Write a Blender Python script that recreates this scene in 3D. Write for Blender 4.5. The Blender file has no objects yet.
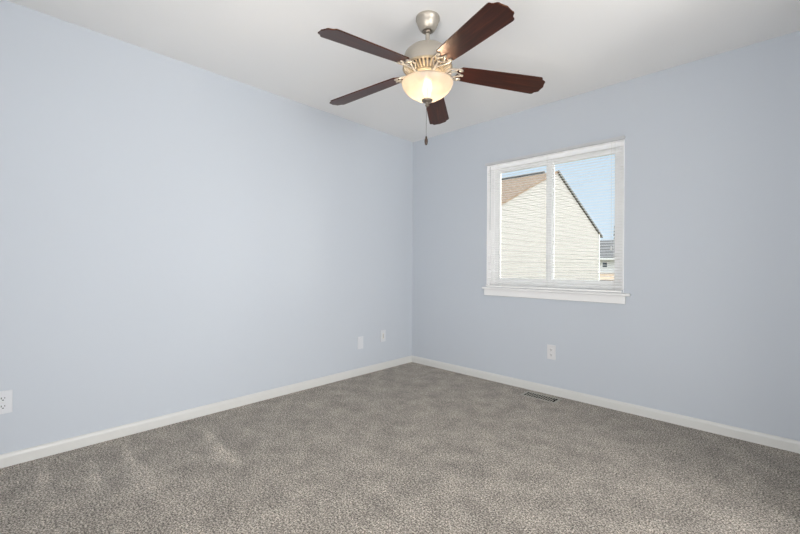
import bpy, bmesh, math, random
from mathutils import Vector, Matrix

random.seed(4)
sc = bpy.context.scene
COL = sc.collection
PI = math.pi
R = math.radians

# ------------------------------------------------------------------ camera
cd = bpy.data.cameras.new('camera')
cd.sensor_width = 36.0
cd.lens = 388.5 / 800.0 * 36.0
cd.shift_y = -1.0 / 800.0
cd.clip_start = 0.02
cam = bpy.data.objects.new('camera', cd)
COL.objects.link(cam)
cam.location = (2.899, -3.217, 1.063)
cam.rotation_euler = (Matrix.Rotation(R(43.85), 3, 'Z') @ Matrix.Rotation(R(90), 3, 'X') @ Matrix.Rotation(R(0.36), 3, 'Z')).to_euler()
sc.camera = cam

# ------------------------------------------------------------------ exposure
sc.view_settings.view_transform = 'Standard'
sc.view_settings.look = 'None'
sc.view_settings.gamma = 1.0
sc.view_settings.use_curve_mapping = False
sc.view_settings.exposure = 0.04

# ------------------------------------------------------------------ sky
w = bpy.data.worlds.new('sky')
sc.world = w
w.use_nodes = True
nt = w.node_tree
nt.nodes.clear()
tc = nt.nodes.new('ShaderNodeTexCoord')
sep = nt.nodes.new('ShaderNodeSeparateXYZ')
nt.links.new(tc.outputs['Generated'], sep.inputs[0])
rp = nt.nodes.new('ShaderNodeValToRGB')
nt.links.new(sep.outputs['Z'], rp.inputs[0])
rp.color_ramp.elements[0].position = 0.0
rp.color_ramp.elements[0].color = (0.78, 0.90, 1.02, 1)
rp.color_ramp.elements[1].position = 0.30
rp.color_ramp.elements[1].color = (0.70, 0.86, 1.04, 1)
e3 = rp.color_ramp.elements.new(0.50)                   # upper sky raised, out of view, to brighten the blind slats
e3.color = (3.8, 4.0, 4.2, 1)
bg = nt.nodes.new('ShaderNodeBackground')
bg.inputs['Strength'].default_value = 1.0
nt.links.new(rp.outputs[0], bg.inputs[0])
wo = nt.nodes.new('ShaderNodeOutputWorld')
nt.links.new(bg.outputs[0], wo.inputs[0])

# ------------------------------------------------------------------ sun and added fill lights
def light(name, kind, loc, direction, energy, color, **kw):
    ld = bpy.data.lights.new(name, kind)
    ld.energy = energy
    ld.color = color
    for k, v in kw.items():
        setattr(ld, k, v)
    o = bpy.data.objects.new(name, ld)
    COL.objects.link(o)
    o.location = loc
    o.rotation_euler = Vector(direction).to_track_quat('-Z', 'Y').to_euler()
    return o

light('sun', 'SUN', (20, 20, 9), (-0.86, -0.42, -0.03), 12.0, (1.0, 0.94, 0.87), angle=R(55))      # wide added sun standing in for sky glow through the window
# added fill lights, unseen behind the camera, that brighten the room
WARM = (1.0, 0.985, 0.96)
for name_, loc_, dir_, en_ in (('fill_light_side', (4.6, -3.2, 0.5), (-0.45, 0.9, 0.7), 34),
                               ('fill_light_rear', (3.0, -4.6, 0.5), (0.08, 1.0, 0.66), 38),
                               ('fill_light_up', (3.0, -4.6, 0.5), (-0.2, 0.8, 1.2), 68),
                               ('fill_light_far', (6.5, -3.0, 1.3), (-1, 0.2, 0.15), 100),
                               ('fill_light_low', (6.5, -2.2, 0.6), (-1, 0.1, 0.5), 64)):
    light(name_, 'AREA', loc_, dir_, en_, WARM, shape='RECTANGLE', size=1.4, size_y=1.5)

# ------------------------------------------------------------------ materials
def mat(name, color, rough=0.6, metal=0.0, **kw):
    m = bpy.data.materials.new(name)
    m.use_nodes = True
    b = m.node_tree.nodes['Principled BSDF']
    b.inputs['Base Color'].default_value = (*color, 1)
    b.inputs['Roughness'].default_value = rough
    b.inputs['Metallic'].default_value = metal
    for k, v in kw.items():
        b.inputs[k].default_value = v
    return m

def nd(m, t, **kw):
    n = m.node_tree.nodes.new(t)
    for k, v in kw.items():
        if k in n.inputs:
            n.inputs[k].default_value = v
        else:
            setattr(n, k, v)
    return n

def lk(m, a, b):
    m.node_tree.links.new(a, b)

def bsdf(m):
    return m.node_tree.nodes['Principled BSDF']

def ramp(m, fac, stops):
    r = nd(m, 'ShaderNodeValToRGB')
    el = r.color_ramp.elements
    while len(el) < len(stops):
        el.new(0.5)
    for e, (p, c) in zip(el, stops):
        e.position = p
        e.color = (*c, 1)
    lk(m, fac, r.inputs[0])
    return r.outputs[0]

def objcoord(m, scale=(1, 1, 1)):
    t = nd(m, 'ShaderNodeTexCoord')
    mp = nd(m, 'ShaderNodeMapping')
    mp.inputs['Scale'].default_value = scale
    lk(m, t.outputs['Object'], mp.inputs[0])
    return mp.outputs[0]

def bump(m, height, strength, dist):
    b = nd(m, 'ShaderNodeBump')
    b.inputs['Strength'].default_value = strength
    b.inputs['Distance'].default_value = dist
    lk(m, height, b.inputs['Height'])
    lk(m, b.outputs[0], bsdf(m).inputs['Normal'])

def painted(name, color, rough=0.7, peel=0.12):
    m = mat(name, color, rough)
    v = objcoord(m)
    n = nd(m, 'ShaderNodeTexNoise', Scale=220.0, Detail=2.0)
    lk(m, v, n.inputs['Vector'])
    bump(m, n.outputs['Fac'], peel, 0.001)
    return m

M_WALL = painted('pale_blue_wall_paint', (0.478, 0.514, 0.564), 0.75, 0.05)
M_CEIL = painted('white_ceiling_paint', (0.78, 0.78, 0.78), 0.85, 0.08)
M_TRIM = painted('off_white_trim_paint', (0.59, 0.59, 0.575), 0.4, 0.03)
M_SILL = painted('white_sill_paint', (0.74, 0.74, 0.74), 0.4, 0.03)
M_VINYL = mat('white_vinyl', (0.95, 0.95, 0.96), 0.4)
M_SLAT = mat('white_blind_slat', (0.88, 0.88, 0.87), 0.45)
def translucent_white():
    m = mat('translucent_white_slat', (0.9, 0.9, 0.89), 0.5)
    o = m.node_tree.nodes['Material Output']
    t = nd(m, 'ShaderNodeBsdfTranslucent'); t.inputs[0].default_value = (0.93, 0.93, 0.92, 1)
    x = nd(m, 'ShaderNodeMixShader'); x.inputs[0].default_value = 0.45
    lk(m, bsdf(m).outputs[0], x.inputs[1]); lk(m, t.outputs[0], x.inputs[2]); lk(m, x.outputs[0], o.inputs[0])
    return m
M_SLATS = translucent_white()
M_CORD = mat('white_cord', (0.75, 0.75, 0.74), 0.8)
M_RAIL = mat('grey_white_rail', (0.50, 0.51, 0.53), 0.4)
M_WAND = mat('clear_wand', (0.62, 0.64, 0.66), 0.2)
M_PLATE = mat('white_plate', (0.62, 0.62, 0.63), 0.35)
M_PLATE_DULL = mat('pale_blue_white_plate', (0.58, 0.595, 0.625), 0.4)
M_DARK = mat('dark_slot', (0.012, 0.012, 0.012), 0.9, 0.0, **{'Specular IOR Level': 0.05})
M_SCREW = mat('plate_screw', (0.6, 0.6, 0.6), 0.35, 0.6)

# carpet: speckled cut pile with soft footprints and vacuum lines
def carpet():
    m = mat('taupe_carpet', (0.3, 0.28, 0.26), 0.95)
    bsdf(m).inputs['Specular IOR Level'].default_value = 0.1
    bsdf(m).inputs['Sheen Weight'].default_value = 0.15
    v = objcoord(m)
    n1 = nd(m, 'ShaderNodeTexNoise', Scale=135.0, Detail=3.0, Roughness=0.8)
    n2 = nd(m, 'ShaderNodeTexNoise', Scale=7.0, Detail=5.0, Roughness=0.62)
    n3 = nd(m, 'ShaderNodeTexNoise', Scale=60.0, Detail=2.0, Roughness=0.6)
    for n in (n1, n2, n3):
        lk(m, v, n.inputs['Vector'])
    c1 = ramp(m, n1.outputs['Fac'], [(0.40, (0.065, 0.055, 0.046)), (0.5, (0.30, 0.268, 0.232)), (0.60, (0.70, 0.64, 0.57))])
    c2 = ramp(m, n2.outputs['Fac'], [(0.32, (0.74, 0.735, 0.73)), (0.66, (1.15, 1.14, 1.12))])
    c3 = ramp(m, n3.outputs['Fac'], [(0.3, (0.74, 0.74, 0.74)), (0.7, (1.20, 1.20, 1.20))])
    mul = nd(m, 'ShaderNodeMix', data_type='RGBA', blend_type='MULTIPLY')
    mul.inputs[0].default_value = 1.0
    lk(m, c1, mul.inputs[6]); lk(m, c2, mul.inputs[7])
    mul2 = nd(m, 'ShaderNodeMix', data_type='RGBA', blend_type='MULTIPLY')
    mul2.inputs[0].default_value = 1.0
    lk(m, mul.outputs[2], mul2.inputs[6]); lk(m, c3, mul2.inputs[7])
    # brushed nap: sawtooth wedges left by the vacuum, square to the left wall
    sp = nd(m, 'ShaderNodeSeparateXYZ')
    lk(m, v, sp.inputs[0])
    wob = nd(m, 'ShaderNodeTexNoise', Scale=2.3, Detail=1.0)
    lk(m, v, wob.inputs['Vector'])
    def math_(op, a, b=None, c=None):
        n = nd(m, 'ShaderNodeMath', operation=op)
        for i, x in enumerate((a, b, c)):
            if x is None: continue
            if isinstance(x, (int, float)): n.inputs[i].default_value = x
            else: lk(m, x, n.inputs[i])
        return n.outputs[0]
    def smooth(a, b, x):
        n = nd(m, 'ShaderNodeMapRange'); n.interpolation_type = 'SMOOTHSTEP'
        n.inputs['From Min'].default_value = a; n.inputs['From Max'].default_value = b
        lk(m, x, n.inputs['Value']); return n.outputs[0]
    X, Y = sp.outputs['X'], math_('MULTIPLY_ADD', wob.outputs['Fac'], 0.07, sp.outputs['Y'])
    k = 1.0
    # (y of the crisp flank, x start, x end, strength)
    for y0, x0, x1, amp in ((-3.000, 0.07, 0.62, .30), (-2.825, 0.20, 0.75, .22), (-2.650, 0.10, 0.95, .27), (-2.415, 0.45, 0.75, .16), (-2.245, 0.19, 0.95, .28), (-2.03, 0.36, 0.80, .15), (-1.52, 0.20, 0.62, .16), (-1.19, 0.22, 0.55, .14)):
        wd = math_('MULTIPLY_ADD', math_('SUBTRACT', X, x0), 0.20, 0.014)        # widens away from the wall
        d = math_('DIVIDE', math_('SUBTRACT', y0, Y), wd)
        f_ = math_('MULTIPLY', smooth(-0.25, 0.1, d), math_('SUBTRACT', 1.0, smooth(0.2, 1.2, d)))
        f_ = math_('MULTIPLY', f_, math_('MULTIPLY', smooth(x0, x0 + 0.06, X), math_('SUBTRACT', 1.0, smooth(x1 - 0.3, x1, X))))
        k = math_('MULTIPLY_ADD', f_, amp * 1.15, k)
    mul3 = nd(m, 'ShaderNodeVectorMath', operation='SCALE')
    lk(m, mul2.outputs[2], mul3.inputs[0]); lk(m, k, mul3.inputs['Scale'])
    lk(m, mul3.outputs[0], bsdf(m).inputs['Base Color'])
    add = math_('MULTIPLY_ADD', n2.outputs['Fac'], 0.5, n1.outputs['Fac'])
    bump(m, add, 0.7, 0.008)
    return m
M_CARPET = carpet()

def nickel():
    m = mat('brushed_nickel', (0.41, 0.375, 0.325), 0.45, 0.6)
    v = objcoord(m, (60, 60, 900))
    n = nd(m, 'ShaderNodeTexNoise', Scale=1.0, Detail=2.0)
    lk(m, v, n.inputs['Vector'])
    lk(m, ramp(m, n.outputs['Fac'], [(0.2, (0.38, 0.38, 0.38)), (0.8, (0.5, 0.5, 0.5))]), bsdf(m).inputs['Roughness'])
    return m
M_NICKEL = nickel()
M_IRON = mat('antique_brass_pewter', (0.46, 0.38, 0.27), 0.38, 0.7)
M_PEWTER = mat('antique_pewter', (0.42, 0.385, 0.335), 0.42, 0.6)
M_BRONZE = mat('dark_pewter', (0.20, 0.17, 0.14), 0.4, 0.8)
M_CHAIN = mat('chain_metal', (0.20, 0.18, 0.16), 0.35, 0.8)
M_FOB = mat('walnut_fob', (0.035, 0.018, 0.010), 0.35)

def mahogany():
    m = mat('mahogany', (0.1, 0.03, 0.02), 0.32, 0.0, **{'Specular IOR Level': 0.5, 'Specular Tint': (1.0, 0.46, 0.22, 1)})  # lamp's orange glow on the blades put into the specular tint
    v = objcoord(m, (3.0, 55, 55))
    n = nd(m, 'ShaderNodeTexNoise', Scale=1.0, Detail=5.0, Roughness=0.6, Distortion=0.6)
    lk(m, v, n.inputs['Vector'])
    c = ramp(m, n.outputs['Fac'], [(0.30, (0.012, 0.005, 0.005)), (0.52, (0.032, 0.009, 0.007)), (0.72, (0.072, 0.019, 0.010))])
    lk(m, c, bsdf(m).inputs['Base Color'])
    return m
M_WOOD = mahogany()

def alabaster():
    m = bpy.data.materials.new('alabaster_glass')
    m.use_nodes = True
    t = m.node_tree
    t.nodes.clear()
    out = nd(m, 'ShaderNodeOutputMaterial')
    v = objcoord(m)
    n = nd(m, 'ShaderNodeTexNoise', Scale=16.0, Detail=4.0, Distortion=1.2)
    lk(m, v, n.inputs['Vector'])
    c = ramp(m, n.outputs['Fac'], [(0.3, (0.45, 0.415, 0.38)), (0.7, (0.52, 0.495, 0.46))])
    tr = nd(m, 'ShaderNodeBsdfTranslucent')
    df = nd(m, 'ShaderNodeBsdfDiffuse')
    gl = nd(m, 'ShaderNodeBsdfGlossy', Roughness=0.25)
    lk(m, c, tr.inputs[0]); lk(m, c, df.inputs[0])
    m1 = nd(m, 'ShaderNodeMixShader'); m1.inputs[0].default_value = 0.45
    lk(m, tr.outputs[0], m1.inputs[1]); lk(m, df.outputs[0], m1.inputs[2])
    m2 = nd(m, 'ShaderNodeMixShader'); m2.inputs[0].default_value = 0.05
    lk(m, m1.outputs[0], m2.inputs[1]); lk(m, gl.outputs[0], m2.inputs[2])
    # a little of the bulb shows, blurred, through the frosted glass
    rf = nd(m, 'ShaderNodeBsdfRefraction', Roughness=0.42, IOR=1.08)
    rf.inputs[0].default_value = (0.95, 0.88, 0.76, 1)
    m3 = nd(m, 'ShaderNodeMixShader'); m3.inputs[0].default_value = 0.25
    lk(m, m2.outputs[0], m3.inputs[1]); lk(m, rf.outputs[0], m3.inputs[2])
    lk(m, m3.outputs[0], out.inputs[0])
    return m
M_BOWL = alabaster()

def emis(name, color, strength):
    m = bpy.data.materials.new(name)
    m.use_nodes = True
    m.node_tree.nodes.clear()
    o = nd(m, 'ShaderNodeOutputMaterial'); e = nd(m, 'ShaderNodeEmission')
    e.inputs[0].default_value = (*color, 1); e.inputs[1].default_value = strength
    lk(m, e.outputs[0], o.inputs[0])
    return m
M_BULB = emis('lit_bulb', (1.0, 0.88, 0.70), 45.0)

def pane_glass():
    m = bpy.data.materials.new('window_glass')
    m.use_nodes = True
    m.node_tree.nodes.clear()
    o = nd(m, 'ShaderNodeOutputMaterial')
    f = nd(m, 'ShaderNodeFresnel', IOR=1.45)
    a = nd(m, 'ShaderNodeBsdfTransparent'); a.inputs[0].default_value = (0.97, 0.985, 0.98, 1)
    g = nd(m, 'ShaderNodeBsdfGlossy', Roughness=0.0)
    x = nd(m, 'ShaderNodeMixShader')
    lk(m, f.outputs[0], x.inputs[0]); lk(m, a.outputs[0], x.inputs[1]); lk(m, g.outputs[0], x.inputs[2])
    lk(m, x.outputs[0], o.inputs[0])
    return m
M_GLASS = pane_glass()

def noisy(name, a, b, scale, rough=0.9):
    m = mat(name, a, rough)
    v = objcoord(m)
    n = nd(m, 'ShaderNodeTexNoise', Scale=scale, Detail=4.0)
    lk(m, v, n.inputs['Vector'])
    lk(m, ramp(m, n.outputs['Fac'], [(0.3, a), (0.7, b)]), bsdf(m).inputs['Base Color'])
    return m
M_SIDING = noisy('cream_vinyl_siding', (0.205, 0.193, 0.182), (0.217, 0.205, 0.194), 1.5, 0.6)
M_SHINGLE = noisy('tan_brown_shingles', (0.118, 0.071, 0.040), (0.172, 0.109, 0.065), 9.0)
M_SHINGLE_GREY = noisy('grey_shingles', (0.075, 0.073, 0.073), (0.115, 0.112, 0.112), 5.0)
M_PORCH = noisy('tan_porch_shingles', (0.34, 0.25, 0.17), (0.42, 0.32, 0.23), 5.0)
M_HOUSE = noisy('pale_grey_siding', (0.62, 0.62, 0.61), (0.68, 0.68, 0.67), 2.0, 0.7)
M_DRIP = mat('dark_ridge_vent', (0.03, 0.028, 0.027), 0.8)
M_RAKE = mat('dark_rake_trim', (0.045, 0.043, 0.04), 0.6)
M_WHITE_TRIM = mat('exterior_white_trim', (0.75, 0.74, 0.72), 0.6)
M_PANEDARK = mat('dark_exterior_pane', (0.05, 0.06, 0.07), 0.1)
M_LAWN = noisy('lawn', (0.09, 0.12, 0.04), (0.16, 0.18, 0.08), 3.0)
M_NEEDLE = noisy('evergreen_needles', (0.012, 0.022, 0.012), (0.03, 0.045, 0.022), 12.0)
M_BARK = mat('bark', (0.06, 0.045, 0.035), 0.9)
M_REG = noisy('tan_painted_register', (0.34, 0.32, 0.28), (0.38, 0.36, 0.32), 40.0, 0.5)

# ------------------------------------------------------------------ mesh helpers
def link(name, bm, m, parent=None, smooth=False, loc=None):
    bmesh.ops.recalc_face_normals(bm, faces=bm.faces[:])
    me = bpy.data.meshes.new(name)
    bm.to_mesh(me); bm.free()
    for p in me.polygons:
        p.use_smooth = smooth
    me.materials.append(m)
    o = bpy.data.objects.new(name, me)
    COL.objects.link(o)
    if parent: o.parent = parent
    if loc: o.location = loc
    return o

def bevel(o, width, seg=2, angle=40):
    md = o.modifiers.new('bevel', 'BEVEL')
    md.width = width; md.segments = seg; md.limit_method = 'ANGLE'; md.angle_limit = R(angle)
    return o

def autosmooth(o, angle=40):
    o.data.set_sharp_from_angle(angle=R(angle))
    return o

def box(bm, x0, x1, y0, y1, z0, z1):
    v = [bm.verts.new(p) for p in ((x0, y0, z0), (x1, y0, z0), (x1, y1, z0), (x0, y1, z0), (x0, y0, z1), (x1, y0, z1), (x1, y1, z1), (x0, y1, z1))]
    for f in ((0, 3, 2, 1), (4, 5, 6, 7), (0, 1, 5, 4), (1, 2, 6, 5), (2, 3, 7, 6), (3, 0, 4, 7)):
        bm.faces.new([v[i] for i in f])
    return v

def prism(bm, pts, axis, a0, a1):
    """outline pts (u,v) extruded along axis 'x','y' or 'z' from a0 to a1"""
    def P(u, v, a):
        return {'x': (a, u, v), 'y': (u, a, v), 'z': (u, v, a)}[axis]
    A = [bm.verts.new(P(u, v, a0)) for u, v in pts]
    B = [bm.verts.new(P(u, v, a1)) for u, v in pts]
    bm.faces.new(A); bm.faces.new(B)
    n = len(pts)
    for i in range(n):
        j = (i + 1) % n
        bm.faces.new((A[i], A[j], B[j], B[i]))

def lathe(bm, prof, seg=48, c=(0, 0, 0)):
    rings = []
    for r, z in prof:
        if r < 1e-6:
            rings.append([bm.verts.new((c[0], c[1], c[2] + z))])
        else:
            rings.append([bm.verts.new((c[0] + r * math.cos(2 * PI * i / seg), c[1] + r * math.sin(2 * PI * i / seg), c[2] + z)) for i in range(seg)])
    for a, b in zip(rings, rings[1:]):
        for i in range(seg):
            j = (i + 1) % seg
            if len(a) == 1 and len(b) == 1: continue
            if len(a) == 1: bm.faces.new((a[0], b[i], b[j]))
            elif len(b) == 1: bm.faces.new((a[i], b[0], a[j]))
            else: bm.faces.new((a[i], b[i], b[j], a[j]))

def tube(bm, pts, rad, seg=8):
    pts = [Vector(p) for p in pts]
    rads = rad if isinstance(rad, (list, tuple)) else [rad] * len(pts)
    rings = []
    for i, p in enumerate(pts):
        d = (pts[min(i + 1, len(pts) - 1)] - pts[max(i - 1, 0)]).normalized()
        ref = Vector((0, 0, 1)) if abs(d.z) < 0.95 else Vector((1, 0, 0))
        u = d.cross(ref).normalized(); v = d.cross(u)
        rings.append([bm.verts.new(p + (u * math.cos(2 * PI * k / seg) + v * math.sin(2 * PI * k / seg)) * rads[i]) for k in range(seg)])
    for a, b in zip(rings, rings[1:]):
        for k in range(seg):
            bm.faces.new((a[k], a[(k + 1) % seg], b[(k + 1) % seg], b[k]))
    bm.faces.new(rings[0][::-1]); bm.faces.new(rings[-1])

def spline(ctrl, n=10):
    """Catmull-Rom through control points"""
    P = [Vector(p) for p in ctrl]
    P = [P[0] * 2 - P[1]] + P + [P[-1] * 2 - P[-2]]
    out = []
    for i in range(1, len(P) - 2):
        for k in range(n):
            t = k / n
            a, b, c, d = P[i - 1:i + 3]
            out.append(0.5 * (2 * b + (c - a) * t + (2 * a - 5 * b + 4 * c - d) * t * t + (3 * b - a - 3 * c + d) * t ** 3))
    out.append(P[-2])
    return out

def empty(name, loc=(0, 0, 0), rotz=0.0):
    o = bpy.data.objects.new(name, None)
    COL.objects.link(o)
    o.location = loc
    o.rotation_euler = (0, 0, rotz)
    o.empty_display_size = 0.05
    return o

def tag(o, label, cat, group=None):
    o['label'] = label
    o['category'] = cat
    if group: o['group'] = group
    return o

def struct(o):
    o['kind'] = 'structure'
    return o

def dup(o, parent=None):
    c = o.copy()
    COL.objects.link(c)
    if parent: c.parent = parent
    for ch in list(o.children):
        dup(ch, c)
    return c

# ------------------------------------------------------------------ room shell
W, D, H, T = 3.22, 3.95, 2.44, 0.14
HX, HY, EY, SX = 7.0, -6.6, -1.05, 1.90                 # extent of the added hall; ends of the short right and front walls
WX0, WX1, WZ0, WZ1 = 0.943, 2.103, 0.872, 2.022      # window opening in the back wall

bm = bmesh.new(); box(bm, -T, HX + T, HY - T, T, -0.12, 0.0)
struct(link('floor', bm, M_CARPET))
bm = bmesh.new(); box(bm, -T, HX + T, HY - T, T, H, H + 0.15)
struct(link('ceiling', bm, M_CEIL))
bm = bmesh.new(); box(bm, -T, 0, -D - T, T, 0, H)
struct(link('wall_left', bm, M_WALL))

def wall_with_hole(name, axis, u0, u1, a0, a1, h):
    """wall slab along axis ('x' or 'y'), hole h = (u,u,z,z)"""
    bm = bmesh.new()
    us = [u0, h[0], h[1], u1]; zs = [0, h[2], h[3], H]
    def P(u, a, z): return (u, a, z) if axis == 'x' else (a, u, z)
    V = {}
    def vt(i, j, s):
        if (i, j, s) not in V: V[(i, j, s)] = bm.verts.new(P(us[i], (a0, a1)[s], zs[j]))
        return V[(i, j, s)]
    for i in range(3):
        for j in range(3):
            if (i, j) == (1, 1) or zs[j] == zs[j + 1]: continue
            for s in (0, 1):
                bm.faces.new((vt(i, j, s), vt(i + 1, j, s), vt(i + 1, j + 1, s), vt(i, j + 1, s)))
    def side(a, b):
        bm.faces.new((vt(*a, 0), vt(*b, 0), vt(*b, 1), vt(*a, 1)))
    for a, b in (((1, 1), (1, 2)), ((2, 1), (2, 2)), ((1, 2), (2, 2))): side(a, b)
    if h[2] > 0: side((1, 1), (2, 1))
    for i in range(3): side((i, 3), (i + 1, 3))
    j0 = 0 if h[2] > 0 else 1
    for j in range(j0, 3):
        side((0, j), (0, j + 1)); side((3, j), (3, j + 1))
    return link(name, bm, M_WALL)

struct(wall_with_hole('wall_back', 'x', 0, W, 0, T, (WX0, WX1, WZ0, WZ1)))

bm = bmesh.new(); box(bm, W, W + T, EY, 0, 0, H)
struct(link('wall_right', bm, M_WALL))
bm = bmesh.new(); box(bm, 0, SX, -D - T, -D, 0, H)
struct(link('wall_front', bm, M_WALL))
# unseen hall shell, added behind the camera to house the fill lights
bm = bmesh.new(); box(bm, HX, HX + T, HY - T, EY + T, 0, H)
struct(link('wall_added_hall_east', bm, M_WALL))
bm = bmesh.new(); box(bm, -T, HX, HY - T, HY, 0, H)
struct(link('wall_added_hall_south', bm, M_WALL))
bm = bmesh.new(); box(bm, W + T, HX, EY, EY + T, 0, H)
struct(link('wall_added_hall_north', bm, M_WALL))
bm = bmesh.new(); box(bm, -T, 0, HY, -D - T, 0, H)
struct(link('wall_added_hall_west', bm, M_WALL))

# baseboards: stepped profile with eased top
BBH, BBT = 0.068, 0.014
prof = [(0, 0), (BBT, 0), (BBT, BBH - 0.018), (BBT - 0.004, BBH - 0.006), (BBT - 0.009, BBH), (0, BBH)]
bm = bmesh.new(); prism(bm, [(a, b) for a, b in prof], 'y', -D, -0.0)
struct(link('baseboard_left', bm, M_TRIM))
bm = bmesh.new(); prism(bm, [(-a, b) for a, b in prof], 'x', BBT, W - BBT)
struct(link('baseboard_back', bm, M_TRIM))
bm = bmesh.new(); prism(bm, [(W - a, b) for a, b in prof], 'y', EY, -BBT)
struct(link('baseboard_right', bm, M_TRIM))

# ------------------------------------------------------------------ window: vinyl slider, stool and apron
win = empty('window_1', ((WX0 + WX1) / 2, 0, WZ0))
struct(win)
cx = (WX0 + WX1) / 2
hw = (WX1 - WX0) / 2
hh = WZ1 - WZ0
def wpart(name, bm, m, parent=win, bev=0.0):
    o = link(name, bm, m, parent)
    if bev: bevel(o, bev, 2)
    return struct(o)
def ring(bm, x0, x1, z0, z1, y0, y1, wl, wr, wb, wt):
    box(bm, x0, x0 + wl, y0, y1, z0, z1)
    box(bm, x1 - wr, x1, y0, y1, z0, z1)
    box(bm, x0 + wl, x1 - wr, y0, y1, z0, z0 + wb)
    box(bm, x0 + wl, x1 - wr, y0, y1, z1 - wt, z1)
bm = bmesh.new()                                       # white returns lining the opening
ring(bm, -hw, hw, 0, hh, 0.001, T, 0.006, 0.006, 0.006, 0.006)
wpart('jamb_liner', bm, M_VINYL)
bm = bmesh.new()
ring(bm, -hw + 0.006, hw - 0.006, 0.006, hh - 0.006, 0.062, 0.135, 0.040, 0.040, 0.045, 0.040)
wpart('window_frame', bm, M_VINYL, bev=0.003)
def sash(name, x0, x1, y0, y1, wl, wr):
    bm = bmesh.new()
    z0, z1 = 0.049, hh - 0.044
    ring(bm, x0, x1, z0, z1, y0, y1, wl, wr, 0.036, 0.034)
    s = wpart(name, bm, M_VINYL, bev=0.003)
    bm = bmesh.new()
    ym = (y0 + y1) / 2
    box(bm, x0 + wl - 0.004, x1 - wr + 0.004, ym - 0.002, ym + 0.002, z0 + 0.032, z1 - 0.030)
    wpart('pane', bm, M_GLASS, s)
    return s
sash('sash', -hw + 0.042, 0.014, 0.066, 0.092, 0.058, 0.050)
sash('sash', -0.036, hw - 0.042, 0.098, 0.124, 0.050, 0.048)
bm = bmesh.new()
box(bm, 0.912 - cx, 2.150 - cx, -0.032, 0.058, -0.020, 0.0)
wpart('window_sill', bm, M_SILL, bev=0.005)
bm = bmesh.new()
box(bm, 0.926 - cx, 2.116 - cx, -0.014, 0.0, -0.079, -0.020)
wpart('apron', bm, M_SILL, bev=0.003)

# ------------------------------------------------------------------ mini blind
blind = tag(empty('window_blind', (cx, -0.004, WZ0)), 'white horizontal mini blind lowered with open slats in front of the sliding window', 'blind')
bw = hw - 0.006
bm = bmesh.new()
box(bm, -hw - 0.006, hw + 0.006, -0.024, 0.003, hh - 0.012, hh + 0.010)
bevel(link('head_rail', bm, M_RAIL, blind), 0.002)
bm = bmesh.new()
SP, SW, TILT = 0.0215, 0.025, R(6)
z = 0.036
while z < hh - 0.040:
    pr = []
    for k in range(5):
        u = (k / 4 - 0.5) * SW
        c = 0.0016 * (1 - (2 * u / SW) ** 2)
        pr.append((u * math.cos(TILT) - c * math.sin(TILT), z + u * math.sin(TILT) + c))
    prism(bm, pr + [(a, b - 0.0006) for a, b in pr[::-1]], 'x', -bw + 0.003, bw - 0.003)
    z += SP
link('slat_panel', bm, M_SLATS, blind)
bm = bmesh.new(); box(bm, -bw + 0.003, bw - 0.003, -0.013, 0.013, 0.003, 0.017)
bevel(link('bottom_rail', bm, M_SLAT, blind), 0.003)
for x in (-bw + 0.115, 0.0, bw - 0.060):
    bm = bmesh.new()
    for y in (-0.0135, 0.0135):
        tube(bm, [(x, y, 0.015), (x, y, hh - 0.02)], 0.0007, 5)
    tube(bm, [(x + 0.004, 0, 0.015), (x + 0.004, 0, hh - 0.02)], 0.0008, 5)
    link('ladder_cord', bm, M_CORD, blind)
bm = bmesh.new(); tube(bm, [(-bw + 0.045, -0.020, hh - 0.03), (-bw + 0.045, -0.022, hh - 0.62)], 0.0028, 6)
link('tilt_wand', bm, M_WAND, blind, True)
bm = bmesh.new()
tube(bm, [(bw - 0.075, -0.019, hh - 0.03), (bw - 0.074, -0.020, hh - 0.80)], 0.0011, 6)
lc = link('lift_cord', bm, M_CORD, blind, True)
bm = bmesh.new(); lathe(bm, [(0, 0.0), (0.003, -0.002), (0.006, -0.028), (0.005, -0.032), (0, -0.033)], 10, (bw - 0.074, -0.020, hh - 0.80))
link('tassel', bm, M_SLAT, lc, True)
for sx in (-1, 1):
    bm = bmesh.new()
    box(bm, sx * bw - 0.004, sx * bw + 0.004, -0.018, 0.012, 0.0005, 0.022)
    link('hold_down_bracket', bm, M_WAND, blind)

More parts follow.
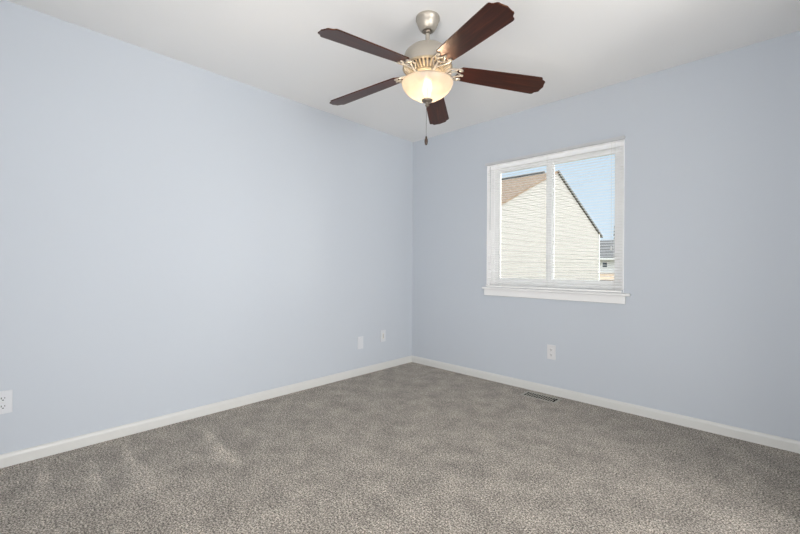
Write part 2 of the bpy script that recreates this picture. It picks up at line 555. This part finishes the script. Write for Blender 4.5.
# ------------------------------------------------------------------ wall plates
def plate_base(name, loc, rotz, m=M_PLATE):
    """local frame: plate faces -Y, centred on the origin"""
    t = empty(name, loc, rotz)
    bm = bmesh.new(); box(bm, -0.036, 0.036, -0.006, 0.0, -0.060, 0.060)
    bevel(link('cover_plate', bm, m, t), 0.0035, 3)
    return t
def screw(t, z):
    bm = bmesh.new()
    lathe(bm, [(0, -0.0012), (0.0032, -0.0008), (0.0034, 0.0)], 12)
    bmesh.ops.transform(bm, matrix=Matrix.Translation((0, -0.006, z)) @ Matrix.Rotation(R(90), 4, 'X') @ Matrix.Scale(-1, 4, (0, 0, 1)), verts=bm.verts[:])
    link('screw', bm, M_SCREW, t, True)
def duplex(name, loc, rotz, label, m=M_PLATE):
    t = tag(plate_base(name, loc, rotz, m), label, 'outlet', 'duplex outlets')
    for z in (0.021, -0.021):
        bm = bmesh.new()
        pts = []
        for k in range(20):
            a = 2 * PI * k / 20
            pts.append((0.017 * math.cos(a), z + max(-0.0125, min(0.0125, 0.017 * math.sin(a)))))
        prism(bm, pts, 'y', -0.0085, -0.005)
        r = link('receptacle', bm, m, t)
        bm = bmesh.new()
        box(bm, -0.0078, -0.0050, -0.0090, -0.0080, z - 0.002, z + 0.007)
        box(bm, 0.0050, 0.0078, -0.0090, -0.0080, z - 0.001, z + 0.006)
        prism(bm, [(0.003 * math.cos(2 * PI * k / 10), z - 0.008 + 0.003 * math.sin(2 * PI * k / 10)) for k in range(10)], 'y', -0.0090, -0.0080)
        link('slot', bm, M_DARK, r)
    screw(t, 0)
    return t
duplex('wall_outlet', (1.568, 0, 0.352), 0, 'white duplex outlet below the window, above the floor register')
duplex('wall_outlet', (0, -3.187, 0.338), R(90), 'white duplex outlet low on the long blue wall, cut off by the photo edge', M_PLATE_DULL)
# small jack plates near the corner
t = tag(plate_base('wall_plate', (0, -0.752, 0.313), R(90), M_PLATE_DULL), 'blank white wall plate on the long wall, further from the corner', 'wall plate')
screw(t, 0.042); screw(t, -0.042)
t = tag(plate_base('wall_plate', (0, -0.448, 0.342), R(90), M_PLATE_DULL), 'white wall plate with a centre jack, next to the room corner', 'wall plate')
bm = bmesh.new(); box(bm, -0.011, 0.011, -0.0085, -0.005, -0.030, 0.030)
j = bevel(link('jack_insert', bm, mat('ivory_insert', (0.66, 0.64, 0.60), 0.4), t), 0.0015)
bm = bmesh.new(); box(bm, -0.005, 0.005, -0.0092, -0.0082, -0.022, 0.022)
link('socket', bm, mat('grey_socket', (0.42, 0.41, 0.39), 0.6), j)
screw(t, 0.042); screw(t, -0.042)

# ------------------------------------------------------------------ floor register
reg = tag(empty('floor_register', (1.536, -0.134, 0.0)), 'tan metal floor register with dark slots set in the carpet below the outlet', 'floor vent')
bm = bmesh.new()
RX, RY = 0.146, 0.070
ring_ = [(-RX, RX, -RY, -RY + 0.022), (-RX, RX, RY - 0.022, RY), (-RX, -RX + 0.020, -RY + 0.022, RY - 0.022), (RX - 0.020, RX, -RY + 0.022, RY - 0.022)]
for a, b, c, d in ring_: box(bm, a, b, c, d, 0.0005, 0.0045)
bevel(link('register_frame', bm, M_REG, reg), 0.0015)
bm = bmesh.new(); box(bm, -RX + 0.018, RX - 0.018, -RY + 0.020, RY - 0.020, 0.0008, 0.0016)
link('duct_opening', bm, M_DARK, reg)
bm = bmesh.new()
n = 13
for k in range(1, n):
    x = -RX + 0.020 + (2 * RX - 0.040) * k / n
    box(bm, x - 0.0036, x + 0.0036, -RY + 0.022, RY - 0.022, 0.0016, 0.0032)
box(bm, -RX + 0.02, RX - 0.02, -0.002, 0.002, 0.0016, 0.0032)
link('louver_grille', bm, M_REG, reg)
bm = bmesh.new(); box(bm, RX - 0.034, RX - 0.026, -0.014, 0.014, 0.0032, 0.0065)
link('damper_lever', bm, M_DARK, reg)

# ------------------------------------------------------------------ ceiling fan
FX, FY = 1.512, -1.564
fan = tag(empty('ceiling_fan', (FX, FY, H)), 'five-blade ceiling fan with dark mahogany blades, brushed nickel body and lit bowl light', 'ceiling fan')
DROOP = 5.2
ZB = 2.093 + 0.655 * math.sin(R(DROOP)) - H                                          # blade plane, relative to the ceiling
bm = bmesh.new()
lathe(bm, [(0, 0), (0.064, 0), (0.0655, -0.004), (0.0655, -0.016), (0.0615, -0.021), (0.0585, -0.034), (0.052, -0.052), (0.043, -0.067), (0.035, -0.074), (0.030, -0.076), (0.027, -0.072), (0, -0.070)], 56)
autosmooth(link('canopy', bm, M_NICKEL, fan, True))
bm = bmesh.new()
lathe(bm, [(0, -0.066), (0.018, -0.068), (0.0225, -0.076), (0.020, -0.085), (0.012, -0.091), (0, -0.092)], 32)
link('hanger_ball', bm, M_BRONZE, fan, True)
bm = bmesh.new()
lathe(bm, [(0, -0.085), (0.0115, -0.085), (0.0115, -0.157), (0.019, -0.159), (0.021, -0.167), (0, -0.167)], 32)
autosmooth(link('downrod', bm, M_NICKEL, fan, True))
bm = bmesh.new()
lathe(bm, [(0, -0.164), (0.030, -0.165), (0.055, -0.167), (0.080, -0.172), (0.104, -0.183), (0.122, -0.200), (0.132, -0.224), (0.1355, -0.247), (0.1355, -0.270), (0.137, -0.272), (0.137, -0.279), (0.131, -0.282), (0.100, -0.281), (0, -0.281)], 64)
motor = autosmooth(link('motor_housing', bm, M_NICKEL, fan, True), 35)
# fluted vent ring under the motor
bm = bmesh.new()
lathe(bm, [(0.060, -0.2815), (0.124, -0.2815), (0.078, -0.312), (0.060, -0.312)], 64)
link('vent_backing', bm, M_BRONZE, motor, True)
bm = bmesh.new()
NF = 36
for k in range(NF):
    a = 2 * PI * k / NF
    rad = Vector((math.cos(a), math.sin(a), 0)); tan = Vector((-math.sin(a), math.cos(a), 0))
    p0, p1 = rad * 0.130, rad * 0.080
    hw0, hw1 = 0.0066, 0.0042
    q = []
    for p, h, zt, zb in ((p0, hw0, -0.2815, -0.2885), (p1, hw1, -0.309, -0.317)):
        q += [p - tan * h + Vector((0, 0, zt)), p + tan * h + Vector((0, 0, zt)), p + tan * h * 0.6 + Vector((0, 0, zb)), p - tan * h * 0.6 + Vector((0, 0, zb))]
    v = [bm.verts.new(x) for x in q]
    for f in ((0, 1, 2, 3), (7, 6, 5, 4), (0, 4, 5, 1), (1, 5, 6, 2), (2, 6, 7, 3), (3, 7, 4, 0)):
        bm.faces.new([v[i] for i in f])
lathe(bm, [(0.137, -0.2795), (0.138, -0.284), (0.133, -0.290), (0.127, -0.289), (0.126, -0.281)], 64)
link('vent_grille', bm, M_IRON, motor)
bm = bmesh.new()
lathe(bm, [(0, -0.305), (0.082, -0.308), (0.084, -0.318), (0.078, -0.324), (0.062, -0.328), (0.058, -0.350), (0.064, -0.354), (0.064, -0.362), (0.030, -0.364), (0, -0.364)], 48)
autosmooth(link('switch_housing', bm, M_IRON, fan, True), 35)

def blade_outline():
    # half outline from root to tip (radius, half width), ogee shoulders at both ends
    up = [(0.168, 0.006), (0.165, 0.016), (0.161, 0.024), (0.163, 0.032), (0.173, 0.038), (0.182, 0.044), (0.189, 0.053),
          (0.28, 0.059), (0.45, 0.065), (0.628, 0.0705), (0.636, 0.069), (0.641, 0.064), (0.643, 0.058), (0.648, 0.052), (0.656, 0.048), (0.664, 0.044), (0.668, 0.038), (0.668, 0.028), (0.671, 0.014), (0.675, 0.0)]
    return up + [(x, -y) for x, y in up[-2::-1]]
BT = 0.006
def build_blade():
    bm = bmesh.new()
    prism(bm, blade_outline(), 'z', 0.0, BT)
    b = bevel(link('blade', bm, M_WOOD, fan), 0.0015, 2)
    # openwork scroll bracket under the blade root
    bm = bmesh.new()
    zp = -0.004
    arm = spline([(0.066, 0, -0.026), (0.086, 0, -0.028), (0.105, 0, -0.018), (0.122, 0, zp), (0.138, 0, zp)], 6)
    tube(bm, arm, [0.009 - 0.004 * i / (len(arm) - 1) for i in range(len(arm))], 8)
    for s in (-1, 1):
        tube(bm, spline([(0.094, 0, -0.024), (0.108, s * 0.018, -0.012), (0.124, s * 0.033, zp), (0.146, s * 0.041, zp), (0.170, s * 0.044, zp), (0.188, s * 0.041, zp), (0.192, s * 0.033, zp), (0.182, s * 0.028, zp), (0.174, s * 0.033, zp)], 6), 0.0040, 8)
        tube(bm, spline([(0.126, 0, zp), (0.133, s * 0.012, zp), (0.147, s * 0.021, zp), (0.161, s * 0.020, zp), (0.171, s * 0.011, zp), (0.186, s * 0.006, zp), (0.200, 0, zp)], 6), 0.0036, 8)
        tube(bm, spline([(0.147, s * 0.021, zp), (0.156, s * 0.029, zp), (0.168, s * 0.044, zp)], 5), 0.0033, 8)
        lathe(bm, [(0, -0.004), (0.005, -0.0035), (0.006, 0.003)], 12, (0.182, s * 0.033, zp - 0.002))
    lathe(bm, [(0, -0.004), (0.005, -0.0035), (0.006, 0.003)], 12, (0.198, 0, zp - 0.002))
    box(bm, 0.060, 0.090, -0.011, 0.011, -0.034, -0.026)
    br = link('blade_bracket', bm, M_PEWTER, b, True)
    return b
PHASE, PITCH = -22.0, -12.0
blade = build_blade()
for k in range(5):
    b = blade if k == 0 else dup(blade, fan)
    b.location = (0, 0, ZB)
    ang = R(PHASE + 72 * k)
    b.rotation_mode = 'QUATERNION'
    b.rotation_quaternion = (Matrix.Rotation(ang, 4, 'Z') @ Matrix.Rotation(R(DROOP), 4, 'Y') @ Matrix.Rotation(R(PITCH), 4, 'X')).to_quaternion()

# light kit
outer = [(0.1400, -0.366), (0.1420, -0.370), (0.1400, -0.378), (0.1330, -0.394), (0.1180, -0.414), (0.0950, -0.434), (0.0660, -0.451), (0.0380, -0.462), (0.0, -0.4665)]
inner = [(0.0, -0.4625), (0.0375, -0.458), (0.065, -0.447), (0.0930, -0.4305), (0.1150, -0.412), (0.1295, -0.392), (0.1365, -0.377), (0.1380, -0.367), (0.1400, -0.366)]
bm = bmesh.new(); lathe(bm, outer + inner, 64)
bowl = link('glass_bowl', bm, M_BOWL, fan, True)
bm = bmesh.new(); lathe(bm, [(0, -0.360), (0.006, -0.360), (0.006, -0.465), (0, -0.465)], 16)
link('center_rod', bm, M_IRON, fan, True)
bm = bmesh.new(); lathe(bm, [(0, -0.458), (0.026, -0.4585), (0.031, -0.462), (0.029, -0.469), (0.020, -0.475), (0.010, -0.479), (0.009, -0.486), (0.012, -0.490), (0.009, -0.497), (0.0, -0.499)], 32)
link('finial', bm, M_BRONZE, bowl, True)
for a in (R(-50), R(130)):
    bx, by = 0.055 * math.cos(a), 0.055 * math.sin(a)
    bm = bmesh.new()
    lathe(bm, [(0, -0.356), (0.012, -0.356), (0.012, -0.368), (0, -0.368)], 16, (bx * 0.8, by * 0.8, 0))
    so = link('lamp_socket', bm, M_IRON, fan, True)
    bm = bmesh.new()
    lathe(bm, [(0.0, -0.366), (0.009, -0.367), (0.011, -0.372), (0.016, -0.379), (0.018, -0.387), (0.014, -0.396), (0.0, -0.401)], 20, (bx * 0.8, by * 0.8, 0))
    link('light_bulb', bm, M_BULB, so, True)
ld = bpy.data.lights.new('fan_lamp', 'POINT')
ld.energy = 15.0
ld.color = (1.0, 0.80, 0.58)
ld.shadow_soft_size = 0.025
lo = bpy.data.objects.new('fan_lamp', ld)
COL.objects.link(lo); lo.parent = fan; lo.location = (0, 0, -0.373)
lo.location = (0.0, 0.0, -0.385)
# bead pull chain and turned fob
bm = bmesh.new()
CXo, CYo = -0.003, -0.003
tube(bm, [(CXo, CYo, -0.494), (CXo, CYo, -0.668)], 0.0009, 6)
zz = -0.498
while zz > -0.666:
    lathe(bm, [(0, 0.0018), (0.0013, 0.0013), (0.0018, 0), (0.0013, -0.0013), (0, -0.0018)], 6, (CXo, CYo, zz)); zz -= 0.0052
chain = link('pull_chain', bm, M_CHAIN, fan, True)
bm = bmesh.new(); lathe(bm, [(0, 0), (0.0045, -0.001), (0.0052, -0.010), (0.0090, -0.018), (0.0098, -0.029), (0.0075, -0.043), (0.0045, -0.049), (0, -0.050)], 20, (CXo, CYo, -0.662))
link('pull_fob', bm, M_FOB, chain, True)

for o in fan.children:                                  # the whole light kit hangs 5 mm higher
    if o.name.split('.')[0] in ('glass_bowl', 'center_rod', 'lamp_socket', 'pull_chain', 'fan_lamp'):
        o.location.z += 0.005

# ------------------------------------------------------------------ outdoors
GZ = -2.75
bm = bmesh.new(); box(bm, -60, 60, 0.6, 110, GZ - 0.3, GZ)
struct(link('ground', bm, M_LAWN))

# neighbouring house: cream gable end facing +X, ridge running away along -X
AX, AY, AZ = -3.53, 12.80, 4.94
HWD, PITCHR = 5.33, 0.411
ND = 12.0
nh = tag(empty('neighbor_house', (AX, AY, GZ)), 'cream lap-sided house gable with a tan shingle roof seen through the blind', 'house')
ez = AZ - GZ
eave = ez - PITCHR * HWD
bm = bmesh.new()
prism(bm, [(-HWD, 0), (HWD, 0), (HWD, eave), (0, ez), (-HWD, eave)], 'x', -ND, -0.03)
link('house_body', bm, M_SIDING, nh)
bm = bmesh.new()
c = 0.19
z = 0.0
while z < ez - 0.05:
    z1 = min(z + c, ez - 0.02)
    def hwz(q): return HWD if q <= eave else max(0.0, (ez - q) / PITCHR)
    a, b = hwz(z), hwz(z1)
    prs = [(-a, z, 0.006), (a, z, 0.006), (b, z1, -0.006), (-b, z1, -0.006)]
    v0 = [bm.verts.new((x, y, zc)) for y, zc, x in prs]
    v1 = [bm.verts.new((-0.03, y, zc)) for y, zc, x in prs]
    bm.faces.new(v0)
    for i in range(4):
        k = (i + 1) % 4
        bm.faces.new((v0[i], v0[k], v1[k], v1[i]))
    z += c
link('lap_siding', bm, M_SIDING, nh)
def roof_slab(name, s, m):
    bm = bmesh.new()
    ov = 0.04
    th = 0.07
    y1 = s * (HWD + 0.42)
    zt = ez + 0.02
    ze = zt - PITCHR * abs(y1)
    prism(bm, [(0, zt), (y1, ze), (y1, ze + th), (0, zt + th)], 'x', -ND - 0.3, ov)
    return link(name, bm, m, nh)
roof_slab('roof_slope', -1, M_SHINGLE)
roof_slab('roof_slope', 1, M_SHINGLE)
bm = bmesh.new()
prism(bm, [(-0.16, ez + 0.03), (0, ez + 0.09), (0.16, ez + 0.03), (0.16, ez + 0.09), (0, ez + 0.16), (-0.16, ez + 0.09)], 'x', -ND - 0.3, -0.55)
link('ridge_vent', bm, M_DRIP, nh)
bm = bmesh.new()
y1 = HWD + 0.42
prism(bm, [(0, ez), (y1, ez - PITCHR * y1), (y1, ez + 0.10 - PITCHR * y1), (0, ez + 0.10)], 'x', 0.04, 0.07)
link('rake_board', bm, M_RAKE, nh)
bm = bmesh.new(); box(bm, -0.06, 0.03, HWD - 0.06, HWD + 0.03, 0, eave)
link('corner_board', bm, M_WHITE_TRIM, nh)

# far house: grey roof, pale wall, tan porch roof
fh = tag(empty('distant_house', (-11.0, 43.0, GZ)), 'far grey-roofed house at the lower corner of the window view', 'house')
fx0, fx1 = -12.0, 9.0
fe, fr = 4.72, 6.85
bm = bmesh.new(); box(bm, fx0, fx1, 0, 8.0, 0, fe)
link('house_wall', bm, M_HOUSE, fh)
bm = bmesh.new()
prism(bm, [(-0.5, fe - 0.05), (4.0, fr), (8.5, fe - 0.05), (8.5, fe + 0.12), (4.0, fr + 0.17), (-0.5, fe + 0.12)], 'x', fx0 - 0.4, fx1 + 0.4)
link('roof', bm, M_SHINGLE_GREY, fh)
bm = bmesh.new(); box(bm, fx0 - 0.4, fx1 + 0.4, -0.58, -0.48, fe - 0.12, fe + 0.08)
link('gutter', bm, M_WHITE_TRIM, fh)
bm = bmesh.new()
prism(bm, [(-3.2, 2.40), (0, 3.10), (0, 3.22), (-3.2, 2.52)], 'x', fx0, fx1)
link('porch_roof', bm, M_PORCH, fh)
bm = bmesh.new(); box(bm, fx0, fx1, -3.30, -3.20, 2.27, 2.50)
link('porch_fascia', bm, M_DRIP, fh)
for x in (fx0 + 0.1, -5.0, 2.0, fx1 - 0.1):
    bm = bmesh.new(); box(bm, x - 0.08, x + 0.08, -3.2, -3.04, 0, 2.40)
    link('porch_post', bm, M_WHITE_TRIM, fh)
for x in (-8.0, -4.6, 0.62, 4.2, 6.8):
    bm = bmesh.new(); box(bm, x - 0.30, x + 0.30, -0.05, 0.0, 3.75, 4.45)
    f = link('window_unit', bm, M_WHITE_TRIM, fh)
    bm = bmesh.new(); box(bm, x - 0.22, x + 0.22, -0.07, -0.05, 3.83, 4.37)
    link('window_pane', bm, M_PANEDARK, f)

# narrow evergreen beyond the far house
def at(px, py, depth):
    L = Vector((-0.692, 0.722, 0)); Rr = Vector((0.722, 0.692, 0))
    return Vector((2.883, -3.209, 1.07)) + depth * (L + (px - 400) / 387 * Rr + Vector((0, 0, (265.5 - py) / 387)))
tp = at(613.5, 221, 62)
tr = tag(empty('evergreen_tree', (tp.x, tp.y, GZ)), 'dark narrow evergreen standing behind the far grey roof', 'tree')
bm = bmesh.new(); tube(bm, [(0, 0, 0), (0, 0, 1.4), (0, 0, tp.z - GZ - 0.5)], [0.16, 0.14, 0.03], 10)
link('trunk', bm, M_BARK, tr, True)
bm = bmesh.new()
th = tp.z - GZ
for k in range(16):
    z0 = 1.0 + (th - 1.2) * k / 16
    rr = 0.55 * (1 - k / 17) ** 0.8 + 0.06
    n = 11
    for i in range(n):
        a = 2 * PI * (i / n) + k * 0.7 + random.uniform(-.2, .2)
        r2 = rr * random.uniform(0.75, 1.1)
        d = Vector((math.cos(a), math.sin(a), 0)); tn = Vector((-math.sin(a), math.cos(a), 0))
        q = [Vector((0, 0, z0 + 0.55)) , d * r2 * 0.6 + tn * r2 * 0.3 + Vector((0, 0, z0 + 0.2)), d * r2 + Vector((0, 0, z0 - 0.15)), d * r2 * 0.6 - tn * r2 * 0.3 + Vector((0, 0, z0 + 0.2)), d * r2 * 0.5 + Vector((0, 0, z0 + 0.02))]
        v = [bm.verts.new(x) for x in q]
        for f in ((0, 1, 2), (0, 2, 3), (4, 2, 1), (4, 3, 2), (4, 1, 0), (4, 0, 3)):
            bm.faces.new([v[i2] for i2 in f])
link('foliage', bm, M_NEEDLE, tr)
